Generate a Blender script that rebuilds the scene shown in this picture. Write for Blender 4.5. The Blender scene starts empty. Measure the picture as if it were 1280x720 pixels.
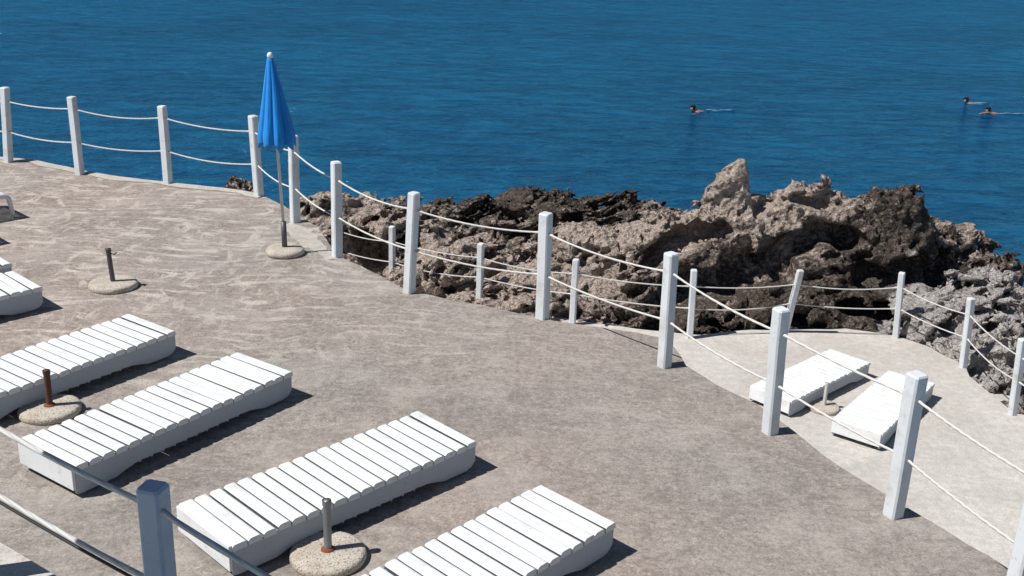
import bpy, bmesh, math, random
import numpy as np
from mathutils import Vector, Matrix

random.seed(7)
PI = math.pi
scene = bpy.context.scene
COL = scene.collection

# ------------------------------------------------------------------ camera
CAM_H, PITCH, ROLL, F_PX = 3.7674, 0.346472, 0.0383199, 1341.756
cam_data = bpy.data.cameras.new("camera")
cam_data.sensor_width = 36.0
cam_data.lens = F_PX * 36.0 / 1280.0
cam_data.clip_start = 0.05
cam_data.clip_end = 20000
cam = bpy.data.objects.new("camera", cam_data)
COL.objects.link(cam)
fw = Vector((0, math.cos(PITCH), -math.sin(PITCH)))
r0 = Vector((1, 0, 0)); u0 = Vector((0, math.sin(PITCH), math.cos(PITCH)))
rt = math.cos(ROLL) * r0 + math.sin(ROLL) * u0
up = -math.sin(ROLL) * r0 + math.cos(ROLL) * u0
M = Matrix((rt, up, -fw)).transposed().to_4x4()
M.translation = Vector((0, 0, CAM_H))
cam.matrix_world = M
scene.camera = cam

# ------------------------------------------------------------------ sky, sun, exposure
SUN_EL = math.radians(53.5)
TO_SUN_H = Vector((-0.945, -0.327, 0)).normalized()
to_sun = TO_SUN_H * math.cos(SUN_EL) + Vector((0, 0, math.sin(SUN_EL)))
world = bpy.data.worlds.new("World")
scene.world = world
world.use_nodes = True
wn = world.node_tree
bg = wn.nodes["Background"]
sky = wn.nodes.new("ShaderNodeTexSky")
sky.sky_type = 'NISHITA'
sky.sun_disc = False
sky.sun_elevation = SUN_EL
sky.sun_rotation = math.atan2(TO_SUN_H.x, TO_SUN_H.y)
sky.air_density = 1.0; sky.dust_density = 0.1; sky.ozone_density = 3.0
wn.links.new(sky.outputs[0], bg.inputs[0])
bg.inputs[1].default_value = 0.05
sun_d = bpy.data.lights.new("sun", 'SUN')
sun_d.energy = 5.0
sun_d.angle = math.radians(0.5)
sun_d.color = (1.0, 0.965, 0.92)
sun = bpy.data.objects.new("sun", sun_d)
COL.objects.link(sun)
sun.rotation_euler = to_sun.to_track_quat('Z', 'Y').to_euler()
sun.location = (-20, -10, 30)
vs = scene.view_settings
vs.view_transform = 'Standard'; vs.look = 'None'; vs.gamma = 1.0; vs.use_curve_mapping = False
vs.exposure = 0.08

TERR = -2.222      # lower terrace level
SEA = -3.6         # sea level
LAND = 0.474       # raised landing level

# ------------------------------------------------------------------ materials
class NT:
    def __init__(self, name):
        self.m = bpy.data.materials.new(name); self.m.use_nodes = True
        self.t = self.m.node_tree; self.n = self.t.nodes
        self.b = self.n["Principled BSDF"]
        tc = self.n.new("ShaderNodeTexCoord"); self.co = tc.outputs["Object"]
        geo = self.n.new("ShaderNodeNewGeometry"); self.pos = geo.outputs["Position"]; self.nor = geo.outputs["Normal"]
    def lk(self, a, b): self.t.links.new(a, b)
    def mapping(self, src, scale=(1, 1, 1), rot=(0, 0, 0), loc=(0, 0, 0)):
        k = self.n.new("ShaderNodeMapping"); self.lk(src, k.inputs[0])
        k.inputs["Location"].default_value = loc; k.inputs["Rotation"].default_value = rot; k.inputs["Scale"].default_value = scale
        return k.outputs[0]
    def noise(self, src, scale, detail=4, rough=0.55, dist=0.0, color=False):
        k = self.n.new("ShaderNodeTexNoise"); self.lk(src, k.inputs["Vector"])
        k.inputs["Scale"].default_value = scale; k.inputs["Detail"].default_value = detail
        k.inputs["Roughness"].default_value = rough; k.inputs["Distortion"].default_value = dist
        return k.outputs["Color" if color else "Fac"]
    def voro(self, src, scale, feat='F1'):
        k = self.n.new("ShaderNodeTexVoronoi"); self.lk(src, k.inputs["Vector"]); k.feature = feat
        k.inputs["Scale"].default_value = scale
        return k.outputs["Distance"]
    def ramp(self, src, stops):
        k = self.n.new("ShaderNodeValToRGB"); self.lk(src, k.inputs[0])
        e = k.color_ramp.elements
        while len(e) < len(stops): e.new(0.5)
        for el, (p, c) in zip(e, stops):
            el.position = p
            el.color = (c, c, c, 1) if isinstance(c, (int, float)) else (*c, 1)
        return k.outputs[0]
    def mix(self, fac, a, b, mode='MIX'):
        k = self.n.new("ShaderNodeMix"); k.data_type = 'RGBA'; k.blend_type = mode
        for sock, v in ((k.inputs[0], fac), (k.inputs[6], a), (k.inputs[7], b)):
            if isinstance(v, (int, float)): sock.default_value = v
            elif isinstance(v, tuple): sock.default_value = (*v, 1)
            else: self.lk(v, sock)
        return k.outputs[2]
    def math(self, op, a, b=0.0):
        k = self.n.new("ShaderNodeMath"); k.operation = op
        for sock, v in ((k.inputs[0], a), (k.inputs[1], b)):
            if isinstance(v, (int, float)): sock.default_value = v
            else: self.lk(v, sock)
        return k.outputs[0]
    def vadd(self, a, b, s):
        k = self.n.new("ShaderNodeVectorMath"); k.operation = 'MULTIPLY_ADD'
        self.lk(b, k.inputs[0]); k.inputs[1].default_value = s; self.lk(a, k.inputs[2])
        return k.outputs[0]
    def attr(self, name):
        k = self.n.new("ShaderNodeAttribute"); k.attribute_name = name
        return k.outputs["Fac"]
    def bump(self, h, strength, dist=0.01, prev=None):
        k = self.n.new("ShaderNodeBump"); self.lk(h, k.inputs["Height"])
        k.inputs["Strength"].default_value = strength; k.inputs["Distance"].default_value = dist
        if prev is not None: self.lk(prev, k.inputs["Normal"])
        return k.outputs[0]
    def done(self, col=None, rough=0.8, nor=None, spec=0.5, metal=0.0):
        if col is not None:
            if isinstance(col, tuple): self.b.inputs["Base Color"].default_value = (*col, 1)
            else: self.lk(col, self.b.inputs["Base Color"])
        if isinstance(rough, (int, float)): self.b.inputs["Roughness"].default_value = rough
        else: self.lk(rough, self.b.inputs["Roughness"])
        self.b.inputs["Specular IOR Level"].default_value = spec
        self.b.inputs["Metallic"].default_value = metal
        if nor is not None: self.lk(nor, self.b.inputs["Normal"])
        return self.m

def mat_deck():
    k = NT("weathered_concrete")
    warp = k.noise(k.pos, 0.55, 3, 0.5, 0.0, True)
    wp = k.vadd(k.pos, warp, (1.2, 1.2, 0))
    # sweeping trowel marks, strongest on the far left part of the slab
    sw = k.noise(k.mapping(wp, (0.8, 3.4, 1), (0, 0, math.radians(-36))), 2.5, 6, 0.66)
    sw2 = k.noise(k.mapping(wp, (3.0, 0.9, 1), (0, 0, math.radians(64))), 2.4, 6, 0.66)
    sw_m = k.math('MAXIMUM', k.ramp(sw, [(0.51, 0.0), (0.575, 1.0)]), k.ramp(sw2, [(0.54, 0.0), (0.60, 0.8)]))
    sep = k.n.new("ShaderNodeSeparateXYZ"); k.lk(k.pos, sep.inputs[0])
    reg = k.math('ADD', k.math('MULTIPLY', sep.outputs[1], 0.6), k.math('MULTIPLY', sep.outputs[0], -0.55))
    mr = k.n.new("ShaderNodeMapRange"); k.lk(reg, mr.inputs[0])
    mr.inputs[1].default_value = 4.6; mr.inputs[2].default_value = 8.0; mr.inputs[3].default_value = 0.20; mr.inputs[4].default_value = 1.0
    big = k.noise(k.pos, 0.75, 5, 0.6)
    brk = k.noise(k.pos, 3.1, 5, 0.65)
    streak = k.math('MULTIPLY', k.math('MULTIPLY', sw_m, mr.outputs[0]), k.ramp(brk, [(0.38, 0.15), (0.58, 1.0)]))
    mid = k.noise(k.pos, 8.0, 6, 0.72)
    mid2 = k.noise(k.pos, 21.0, 5, 0.72)
    grain = k.noise(k.pos, 60.0, 3, 0.75)
    base = k.mix(k.ramp(big, [(0.32, 0.0), (0.68, 1.0)]), (0.248, 0.224, 0.205), (0.355, 0.320, 0.294))
    base = k.mix(k.ramp(mid, [(0.42, 0.0), (0.66, 0.8)]), base, (0.430, 0.380, 0.340))
    blot = k.noise(k.vadd(k.pos, warp, (0.5, 0.5, 0)), 1.7, 6, 0.68)
    base = k.mix(k.ramp(blot, [(0.54, 0.0), (0.70, 0.55)]), base, (0.175, 0.152, 0.136))
    base = k.mix(k.ramp(mid2, [(0.39, 0.55), (0.51, 0.0)]), base, (0.165, 0.142, 0.128))
    base = k.mix(k.ramp(mid2, [(0.56, 0.0), (0.68, 0.65)]), base, (0.55, 0.495, 0.44))
    base = k.mix(k.math('MULTIPLY', streak, 0.85), base, (0.64, 0.60, 0.54))
    base = k.mix(k.ramp(grain, [(0.39, 0.55), (0.53, 0.0)]), base, (0.15, 0.13, 0.118))
    tone = k.noise(k.pos, 0.28, 3, 0.5)
    base = k.mix(k.ramp(tone, [(0.40, 0.0), (0.60, 1.0)]), k.mix(1.0, base, (0.90, 0.915, 0.90), 'MULTIPLY'), k.mix(1.0, base, (1.02, 0.965, 0.94), 'MULTIPLY'))
    worn = k.noise(k.vadd(k.pos, warp, (0.6, 0.6, 0)), 1.15, 6, 0.72)
    base = k.mix(k.ramp(worn, [(0.50, 0.0), (0.66, 0.34)]), base, (0.50, 0.455, 0.415))
    n = k.bump(grain, 0.45, 0.006)
    n = k.bump(sw_m, 0.12, 0.006, n)
    n = k.bump(mid2, 0.4, 0.010, n)
    return k.done(base, 0.92, n, 0.25)

def mat_pale_concrete(name="pale_concrete", tint=(1, 1, 1)):
    k = NT(name)
    warp = k.noise(k.pos, 0.7, 3, 0.5, 0, True)
    wp = k.vadd(k.pos, warp, (1.4, 1.4, 0))
    big = k.noise(wp, 0.75, 5, 0.6)
    sw = k.noise(k.mapping(wp, (1, 3.0, 1), (0, 0, 0.6)), 1.0, 5, 0.6)
    mid = k.noise(k.pos, 9.0, 5, 0.7)
    T = lambda c: tuple(a * b for a, b in zip(c, tint))
    base = k.mix(k.ramp(big, [(0.32, 0.0), (0.68, 1.0)]), T((0.51, 0.485, 0.445)), T((0.665, 0.635, 0.59)))
    base = k.mix(k.ramp(sw, [(0.54, 0.0), (0.68, 0.6)]), base, T((0.50, 0.48, 0.45)))
    base = k.mix(k.ramp(mid, [(0.4, 0.35), (0.62, 0.0)]), base, T((0.30, 0.27, 0.24)))
    g = k.noise(k.pos, 50, 3, 0.7)
    base = k.mix(k.ramp(g, [(0.36, 0.4), (0.5, 0.0)]), base, T((0.22, 0.2, 0.18)))
    n = k.bump(g, 0.3, 0.006); n = k.bump(mid, 0.3, 0.012, n)
    return k.done(base, 0.9, n, 0.25)

def mat_white_paint(name, base=(0.80, 0.81, 0.82), dirt=(0.52, 0.50, 0.46), amt=0.5, seed=0):
    k = NT(name)
    oi = k.n.new("ShaderNodeObjectInfo")
    src = k.vadd(k.co, oi.outputs["Location"], (1.0, 1.0, 1.0))
    a = k.noise(k.mapping(src, (1, 1, 1), (0, 0, 0), (seed, 0, 0)), 5.0, 6, 0.7)
    b = k.noise(k.mapping(src, (1, 1, 1), (0, 0, 0), (0, seed, 3)), 26.0, 4, 0.7)
    c = k.mix(k.ramp(a, [(0.5, 0.0), (0.75, amt)]), base, dirt)
    c = k.mix(k.ramp(b, [(0.63, 0.0), (0.70, amt * 0.9)]), c, (0.33, 0.29, 0.24))
    n = k.bump(b, 0.15, 0.004)
    return k.done(c, 0.62, n, 0.35)

def mat_rope(name, c1=(0.74, 0.72, 0.68), c2=(0.45, 0.43, 0.40)):
    k = NT(name)
    w = k.n.new("ShaderNodeTexWave"); w.wave_type = 'BANDS'; w.bands_direction = 'DIAGONAL'
    k.lk(k.co, w.inputs["Vector"]); w.inputs["Scale"].default_value = 14.0; w.inputs["Distortion"].default_value = 1.5
    c = k.mix(k.ramp(w.outputs["Fac"], [(0.15, 0.45), (0.5, 0.0)]), c1, c2)
    return k.done(c, 0.9, k.bump(w.outputs["Fac"], 0.5, 0.004), 0.2)

def mat_metal(name, c, rust=(0.16, 0.06, 0.03), amt=0.3, rough=0.5, metal=0.5):
    k = NT(name)
    a = k.noise(k.co, 14, 5, 0.7)
    col = k.mix(k.ramp(a, [(0.45, 0.0), (0.62, amt)]), c, rust)
    return k.done(col, rough, k.bump(a, 0.2, 0.003), 0.5, metal)

def mat_terrazzo():
    k = NT("pebbled_concrete")
    v = k.voro(k.co, 75)
    n2 = k.noise(k.co, 90, 2, 0.5)
    big = k.noise(k.co, 6, 4, 0.6)
    c = k.mix(k.ramp(big, [(0.35, 0.0), (0.65, 1.0)]), (0.40, 0.35, 0.29), (0.55, 0.50, 0.43))
    c = k.mix(k.ramp(n2, [(0.56, 0.0), (0.64, 0.85)]), c, (0.16, 0.11, 0.09))
    c = k.mix(k.ramp(v, [(0.15, 0.5), (0.35, 0.0)]), c, (0.66, 0.63, 0.58))
    return k.done(c, 0.85, k.bump(v, 0.4, 0.006), 0.3)

def mat_fabric_blue():
    k = NT("blue_canopy_fabric")
    a = k.noise(k.co, 7, 4, 0.6)
    c = k.mix(a, (0.004, 0.165, 0.54), (0.010, 0.29, 0.76))
    w = k.noise(k.mapping(k.co, (60, 60, 4)), 1.0, 3, 0.6)
    k.b.inputs["Sheen Weight"].default_value = 0.15
    return k.done(c, 0.75, k.bump(w, 0.25, 0.01), 0.3)

def mat_rock():
    k = NT("weathered_limestone")
    pale = k.attr("pale"); ochre = k.attr("ochre"); grey = k.attr("grey")
    a = k.noise(k.pos, 2.6, 7, 0.7)
    b = k.noise(k.pos, 11.0, 6, 0.72)
    c3 = k.noise(k.pos, 38.0, 4, 0.7)
    dark = k.mix(k.ramp(a, [(0.35, 0.0), (0.65, 1.0)]), (0.052, 0.041, 0.034), (0.160, 0.124, 0.100))
    light = k.mix(k.ramp(b, [(0.35, 0.0), (0.65, 1.0)]), (0.40, 0.315, 0.262), (0.78, 0.655, 0.565))
    gre = k.mix(k.ramp(b, [(0.35, 0.0), (0.65, 1.0)]), (0.44, 0.405, 0.385), (0.78, 0.73, 0.70))
    och = k.mix(k.ramp(b, [(0.35, 0.0), (0.65, 1.0)]), (0.11, 0.085, 0.045), (0.34, 0.28, 0.16))
    f = k.math('ADD', pale, k.math('MULTIPLY', k.math('SUBTRACT', a, 0.5), 2.2))
    f = k.math('ADD', f, k.math('MULTIPLY', k.math('SUBTRACT', b, 0.5), 1.4))
    col = k.mix(k.ramp(f, [(0.30, 0.0), (0.72, 1.0)]), dark, light)
    fo = k.math('ADD', ochre, k.math('MULTIPLY', k.math('SUBTRACT', b, 0.5), 1.0))
    col = k.mix(k.ramp(fo, [(0.45, 0.0), (0.8, 0.85)]), col, och)
    fg = k.math('ADD', grey, k.math('MULTIPLY', k.math('SUBTRACT', a, 0.5), 1.6))
    col = k.mix(k.ramp(fg, [(0.4, 0.0), (0.75, 0.95)]), col, gre)
    col = k.mix(k.ramp(c3, [(0.38, 0.45), (0.48, 0.0)]), col, (0.060, 0.050, 0.045))
    col = k.mix(k.ramp(k.noise(k.pos, 22.0, 5, 0.75), [(0.54, 0.0), (0.66, 0.55)]), col, (0.60, 0.53, 0.48))
    pits = k.voro(k.vadd(k.pos, k.noise(k.pos, 9, 3, 0.6, 0, True), (0.12, 0.12, 0.12)), 13.0)
    n = k.bump(c3, 0.9, 0.045)
    n = k.bump(b, 1.0, 0.12, n)
    n = k.bump(pits, 0.9, 0.10, n)
    return k.done(col, 0.93, n, 0.2)

def mat_water():
    k = NT("sea_water")
    w = k.noise(k.pos, 0.035, 4, 0.55, 0.3)
    p2 = k.noise(k.mapping(k.pos, (0.5, 1.3, 1)), 0.16, 5, 0.6, 0.4)
    base = k.mix(k.ramp(w, [(0.36, 0.0), (0.64, 1.0)]), (0.0026, 0.062, 0.178), (0.0034, 0.090, 0.200))
    base = k.mix(k.ramp(p2, [(0.42, 0.0), (0.62, 0.9)]), base, (0.0018, 0.036, 0.108))
    h1 = k.noise(k.mapping(k.pos, (0.62, 1.35, 1), (0, 0, 0.12)), 1.05, 5, 0.58, 0.5)
    h2 = k.noise(k.mapping(k.pos, (0.8, 1.5, 1), (0, 0, -0.25)), 3.6, 4, 0.6, 0.4)
    h3 = k.noise(k.mapping(k.pos, (0.8, 1.2, 1), (0, 0, 0.3)), 0.22, 3, 0.5, 0.2)
    rip = k.math('ADD', k.math('MULTIPLY', h1, 0.6), k.math('MULTIPLY', h2, 0.4))
    base = k.mix(k.ramp(rip, [(0.42, 0.0), (0.50, 0.40), (0.60, 1.0)]), k.mix(0.6, base, (0.0015, 0.028, 0.095)), k.mix(0.26, base, (0.012, 0.20, 0.38)))  # light and dark of the ripples painted into the base colour
    n = k.bump(h3, 0.25, 0.7)
    n = k.bump(h1, 1.0, 0.42, n)
    n = k.bump(h2, 0.9, 0.10, n)
    gl = k.n.new("ShaderNodeBsdfGlossy"); gl.inputs["Color"].default_value = (0.20, 0.62, 1.0, 1); gl.inputs["Roughness"].default_value = 0.10
    k.lk(n, gl.inputs["Normal"])
    fr = k.n.new("ShaderNodeFresnel"); fr.inputs["IOR"].default_value = 1.333; k.lk(n, fr.inputs["Normal"])
    mx = k.n.new("ShaderNodeMixShader"); k.lk(k.math('MINIMUM', k.math('MULTIPLY', fr.outputs[0], 1.6), 0.75), mx.inputs[0])
    out = [q for q in k.n if q.type == 'OUTPUT_MATERIAL'][0]
    k.lk(k.b.outputs[0], mx.inputs[1]); k.lk(gl.outputs[0], mx.inputs[2]); k.lk(mx.outputs[0], out.inputs[0])
    return k.done(base, 0.5, n, 0.0)

def mat_plain(name, c, rough=0.7, metal=0.0, var=0.25):
    k = NT(name)
    a = k.noise(k.co, 9, 4, 0.65)
    d = tuple(x * (1 - var) for x in c)
    return k.done(k.mix(a, d, c), rough, k.bump(a, 0.1, 0.004), 0.4, metal)

MT = dict(
    deck=mat_deck(), pale=mat_pale_concrete(), rim=mat_pale_concrete("pale_edge_concrete", (0.86, 0.84, 0.82)),
    paint=mat_white_paint("white_slat_paint", (0.74, 0.765, 0.78), (0.52, 0.50, 0.46), 0.7),
    side=mat_white_paint("shade_toned_side_paint", (0.44, 0.485, 0.53), (0.40, 0.40, 0.40), 0.5, 3.0),  # darker copy of the slat paint, shade put into its colour
    post=mat_white_paint("white_post_paint", (0.64, 0.68, 0.71), (0.42, 0.38, 0.32), 0.75, 8.0),
    bluepost=mat_white_paint("blue_grey_post", (0.42, 0.50, 0.60), (0.30, 0.36, 0.44), 0.5, 5.0),  # blue grey tone of the landing posts
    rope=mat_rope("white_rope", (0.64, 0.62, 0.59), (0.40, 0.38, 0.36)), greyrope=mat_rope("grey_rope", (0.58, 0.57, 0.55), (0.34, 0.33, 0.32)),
    cable=mat_plain("black_cable", (0.02, 0.021, 0.024), 0.5),
    steel=mat_metal("galvanised_tube", (0.26, 0.28, 0.29), amt=0.15),
    darksteel=mat_metal("dark_steel_tube", (0.10, 0.105, 0.115), amt=0.2),
    rust=mat_metal("rusty_tube", (0.13, 0.055, 0.032), (0.06, 0.03, 0.02), 0.6, 0.85, 0.1),
    rustring=mat_plain("rust_stain", (0.24, 0.075, 0.03), 0.9),
    polewhite=mat_plain("white_pole_paint", (0.62, 0.62, 0.60), 0.5),
    terr=mat_terrazzo(), blue=mat_fabric_blue(), rock=mat_rock(), water=mat_water(),
    cap=mat_plain("white_plastic_cap", (0.78, 0.80, 0.82), 0.4), plastic=mat_plain("white_plastic", (0.74, 0.75, 0.76), 0.4, 0, 0.08),
    skin=mat_plain("skin", (0.36, 0.18, 0.12), 0.5), hair=mat_plain("dark_hair", (0.018, 0.013, 0.010), 0.6),
    swim=mat_plain("dark_swimwear", (0.015, 0.016, 0.025), 0.6), foam=mat_plain("white_foam", (0.22, 0.36, 0.46), 0.6),
    dark_edge=mat_plain("dark_board_edge", (0.10, 0.10, 0.105), 0.9, 0, 0.5),  # dark tone for the slat faces inside the gaps
    canopy=mat_plain("shade_blocker_cloth", (0.55, 0.53, 0.48), 0.9),
    wood=mat_plain("shade_blocker_timber", (0.20, 0.13, 0.08), 0.8),
)

# ------------------------------------------------------------------ mesh helpers
def link(name, bm, mat, parent=None, smooth=False, loc=None):
    me = bpy.data.meshes.new(name)
    bm.normal_update()
    bm.to_mesh(me); bm.free()
    me.materials.append(MT[mat] if isinstance(mat, str) else mat)
    if smooth:
        for p in me.polygons: p.use_smooth = True
    o = bpy.data.objects.new(name, me)
    COL.objects.link(o)
    if parent is not None: o.parent = parent
    if loc is not None: o.location = loc
    return o

def empty(name, loc=(0, 0, 0), rz=0.0):
    o = bpy.data.objects.new(name, None); COL.objects.link(o)
    o.empty_display_size = 0.2
    o.location = loc; o.rotation_euler = (0, 0, rz)
    return o

def tag(o, label=None, cat=None, group=None, kind=None):
    if label: o["label"] = label
    if cat: o["category"] = cat
    if group: o["group"] = group
    if kind: o["kind"] = kind
    return o

def box(bm, lo, hi, bev=0.0, mtx=None):
    ret = bmesh.ops.create_cube(bm, size=1.0)
    vs_ = ret["verts"]
    for v in vs_:
        v.co = Vector(((v.co.x + .5) * (hi[0] - lo[0]) + lo[0], (v.co.y + .5) * (hi[1] - lo[1]) + lo[1], (v.co.z + .5) * (hi[2] - lo[2]) + lo[2]))
        if mtx is not None: v.co = mtx @ v.co
    if bev > 0:
        ed = set()
        for v in vs_: ed.update(v.link_edges)
        r = bmesh.ops.bevel(bm, geom=list(ed), offset=bev, segments=2, affect='EDGES', profile=0.6)
        return r["verts"]
    return vs_

def tube(bm, pts, rad, seg=8, caps=True):
    rings = []
    pts = [Vector(p) for p in pts]
    n = len(pts)
    if not isinstance(rad, (list, tuple)): rad = [rad] * n
    for i, p in enumerate(pts):
        d = (pts[min(i + 1, n - 1)] - pts[max(i - 1, 0)]).normalized()
        a = d.cross(Vector((0, 0, 1)))
        if a.length < 1e-3: a = d.cross(Vector((1, 0, 0)))
        a.normalize(); b = d.cross(a).normalized()
        rings.append([bm.verts.new(p + rad[i] * (math.cos(t) * a + math.sin(t) * b)) for t in [2 * PI * j / seg for j in range(seg)]])
    for i in range(n - 1):
        for j in range(seg):
            bm.faces.new((rings[i][j], rings[i][(j + 1) % seg], rings[i + 1][(j + 1) % seg], rings[i + 1][j]))
    if caps:
        bm.faces.new(rings[0][::-1]); bm.faces.new(rings[-1])
    bmesh.ops.recalc_face_normals(bm, faces=bm.faces[:])

def lathe(bm, prof, seg=32, wob=0.0, rnd=None):
    rings = []
    ph = [2 * PI * j / seg for j in range(seg)]
    wb = [1.0] * seg
    if wob:
        r_ = rnd or random
        c = [(r_.uniform(-1, 1), r_.uniform(0, 6.28)) for _ in range(4)]
        wb = [1 + wob * sum(a * math.sin((i + 2) * t + b) for i, (a, b) in enumerate(c)) / 2 for t in ph]
    for r, z in prof:
        rings.append([bm.verts.new((r * wb[j] * math.cos(t), r * wb[j] * math.sin(t), z)) for j, t in enumerate(ph)])
    for i in range(len(prof) - 1):
        for j in range(seg):
            bm.faces.new((rings[i][j], rings[i][(j + 1) % seg], rings[i + 1][(j + 1) % seg], rings[i + 1][j]))
    bm.faces.new(rings[0][::-1]); bm.faces.new(rings[-1])
    bmesh.ops.recalc_face_normals(bm, faces=bm.faces[:])

def prism(bm, poly, z0, z1):
    """closed vertical prism over a polygon (counter-clockwise list of xy)"""
    lo = [bm.verts.new((x, y, z0)) for x, y in poly]
    hi = [bm.verts.new((x, y, z1)) for x, y in poly]
    n = len(poly)
    bm.faces.new(hi); bm.faces.new(lo[::-1])
    for i in range(n):
        bm.faces.new((lo[i], lo[(i + 1) % n], hi[(i + 1) % n], hi[i]))
    bmesh.ops.recalc_face_normals(bm, faces=bm.faces[:])

def copy_tree(o, parent=None):
    c = o.copy(); COL.objects.link(c)
    c.parent = parent
    for ch in list(o.children): copy_tree(ch, c)
    return c

def densify(line, step, amp, rnd):
    out = []
    for (x0, y0), (x1, y1) in zip(line, line[1:]):
        L = math.hypot(x1 - x0, y1 - y0); n = max(1, int(L / step))
        for i in range(n):
            t = i / n
            out.append((x0 + (x1 - x0) * t + rnd.uniform(-amp, amp), y0 + (y1 - y0) * t + rnd.uniform(-amp, amp)))
    out.append(line[-1])
    return out

# ------------------------------------------------------------------ setting: sea, deck, terrace, landing
bm = bmesh.new()
S = 9000
bm.faces.new([bm.verts.new(v) for v in ((-S, -200, SEA), (S, -200, SEA), (S, S, SEA), (-S, S, SEA))])
tag(link("sea", bm, "water"), kind="structure")
bm = bmesh.new()
S = 9500
bm.faces.new([bm.verts.new(v) for v in ((-S, -S, SEA - 4), (S, -S, SEA - 4), (S, S, SEA - 4), (-S, S, SEA - 4))])
tag(link("seabed", bm, "pale"), kind="structure")

rnd = random.Random(3)
edge = [(-13, 16.9), (-10, 15.9), (-7.9, 15.25), (-7.45, 15.10), (-6.98, 15.05), (-6.2, 14.60), (-5.41, 14.24), (-4.46, 13.99), (-3.78, 13.84),
        (-3.30, 13.62), (-2.75, 12.95), (-2.35, 12.30), (-2.05, 11.55), (-1.87, 11.20), (-1.65, 10.96), (-1.32, 10.55), (-1.02, 10.22),
        (-0.60, 10.02), (-0.31, 9.91), (0.09, 9.72), (0.42, 9.56), (0.70, 9.48), (0.96, 9.41), (1.19, 9.33), (1.40, 9.22), (1.50, 9.0), (1.54, 8.60), (1.75, 8.25),
        (2.02, 7.90), (2.27, 7.25), (2.50, 6.75), (2.80, 6.25), (3.14, 5.67), (3.6, 4.6), (4.2, 2.5), (4.6, -4)]
edge_d = densify(edge, 0.16, 0.013, rnd)
poly = edge_d + [(-13, -4)]
bm = bmesh.new(); prism(bm, poly[::-1], SEA - 1.5, 0.0)
tag(link("deck", bm, "deck"), kind="structure")
# paler strip of concrete along the rim of the deck
bm = bmesh.new()
sub = [p for p in edge_d if -9.5 < p[0] < -3.25]
prev = None
for i, p in enumerate(sub):
    q = sub[min(i + 1, len(sub) - 1)]; o_ = sub[max(i - 1, 0)]
    d = Vector((q[0] - o_[0], q[1] - o_[1])).normalized(); nrm = Vector((-d.y, d.x))
    w = 0.11 + 0.03 * math.sin(i * 0.9) + rnd.uniform(-.02, .02)
    a = bm.verts.new((p[0] + nrm.x * 0.012, p[1] + nrm.y * 0.012, 0.022)); b = bm.verts.new((p[0] - nrm.x * w, p[1] - nrm.y * w, 0.006))
    c = bm.verts.new((p[0] + nrm.x * 0.012, p[1] + nrm.y * 0.012, -0.10))
    if prev:
        bm.faces.new((prev[0], prev[1], b, a)); bm.faces.new((prev[2], prev[0], a, c))
    prev = (a, b, c)
bmesh.ops.recalc_face_normals(bm, faces=bm.faces[:])
tag(link("deck_edging", bm, "rim"), kind="structure")

pp = densify([(-2.72, 12.45), (-2.42, 12.20), (-2.10, 11.52), (-1.92, 11.14), (-2.02, 11.10), (-2.22, 11.40), (-2.42, 11.62), (-2.60, 11.95), (-2.78, 12.3), (-2.72, 12.45)], .05, .022, rnd)[:-1]
bm = bmesh.new(); prism(bm, pp[::-1], -.02, .005)
tag(link("concrete_patch", bm, "rim"), kind="structure")
tedge = [(-6.5, 18.6), (-3.2, 17.15), (-1.9, 16.55), (-0.5, 15.9), (0.93, 15.28), (1.9, 15.0), (2.8, 14.86), (3.66, 15.14), (4.4, 15.22), (5.16, 15.33), (5.85, 15.12),
         (6.2, 14.72), (6.47, 14.02)]
tpoly = densify(tedge, 0.2, 0.02, rnd) + [(6.40, 13.7), (6.5, 12.9), (6.56, 12.46), (6.75, 11.8), (7.3, 9.8), (8.2, 6.5), (8.6, 1), (-6.5, 1)]
bm = bmesh.new(); prism(bm, tpoly[::-1], SEA - 1.5, TERR)
tag(link("lower_terrace", bm, "pale"), kind="structure")
# low concrete ledge outside the last terrace posts
bm = bmesh.new(); prism(bm, [(6.57, 12.5), (6.80, 11.9), (7.1, 12.2), (6.85, 13.9), (6.50, 14.0), (6.42, 13.7), (6.52, 12.9)], SEA - 1.4, TERR - 0.16)
tag(link("terrace_ledge", bm, "pale"), kind="structure")
# raised landing by the near rope fence
bm = bmesh.new(); prism(bm, [(-9, 0.2), (3.0, 0.2), (2.0, 1.75), (-0.2, 3.28), (-2.22, 4.565), (-2.65, 4.85), (-4.2, 5.70), (-9, 8.0)][::1], 0.0, LAND)
tag(link("raised_landing", bm, "pale"), kind="structure")

# ------------------------------------------------------------------ rocks: density field -> surface nets
def perlin(P, seed):
    """gradient noise, P (N,3) -> about -1..1"""
    Pi = np.floor(P).astype(np.int64); Pf = (P - Pi).astype(np.float32)
    u = Pf * Pf * Pf * (Pf * (Pf * 6 - 15) + 10)
    def h(ix, iy, iz):
        v = (ix * 374761393 + iy * 668265263 + iz * 2147483647 + seed * 974634777) & 0xffffffff
        v = ((v ^ (v >> 13)) * 1274126177) & 0xffffffff
        return v ^ (v >> 16)
    res = 0
    for dx in (0, 1):
        for dy in (0, 1):
            for dz in (0, 1):
                k = h(Pi[:, 0] + dx, Pi[:, 1] + dy, Pi[:, 2] + dz)
                gx = ((k & 255) / 127.5 - 1).astype(np.float32); gy = (((k >> 8) & 255) / 127.5 - 1).astype(np.float32); gz = (((k >> 16) & 255) / 127.5 - 1).astype(np.float32)
                d = gx * (Pf[:, 0] - dx) + gy * (Pf[:, 1] - dy) + gz * (Pf[:, 2] - dz)
                w = (u[:, 0] if dx else 1 - u[:, 0]) * (u[:, 1] if dy else 1 - u[:, 1]) * (u[:, 2] if dz else 1 - u[:, 2])
                res = res + d * w
    return res * 1.3

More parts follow.
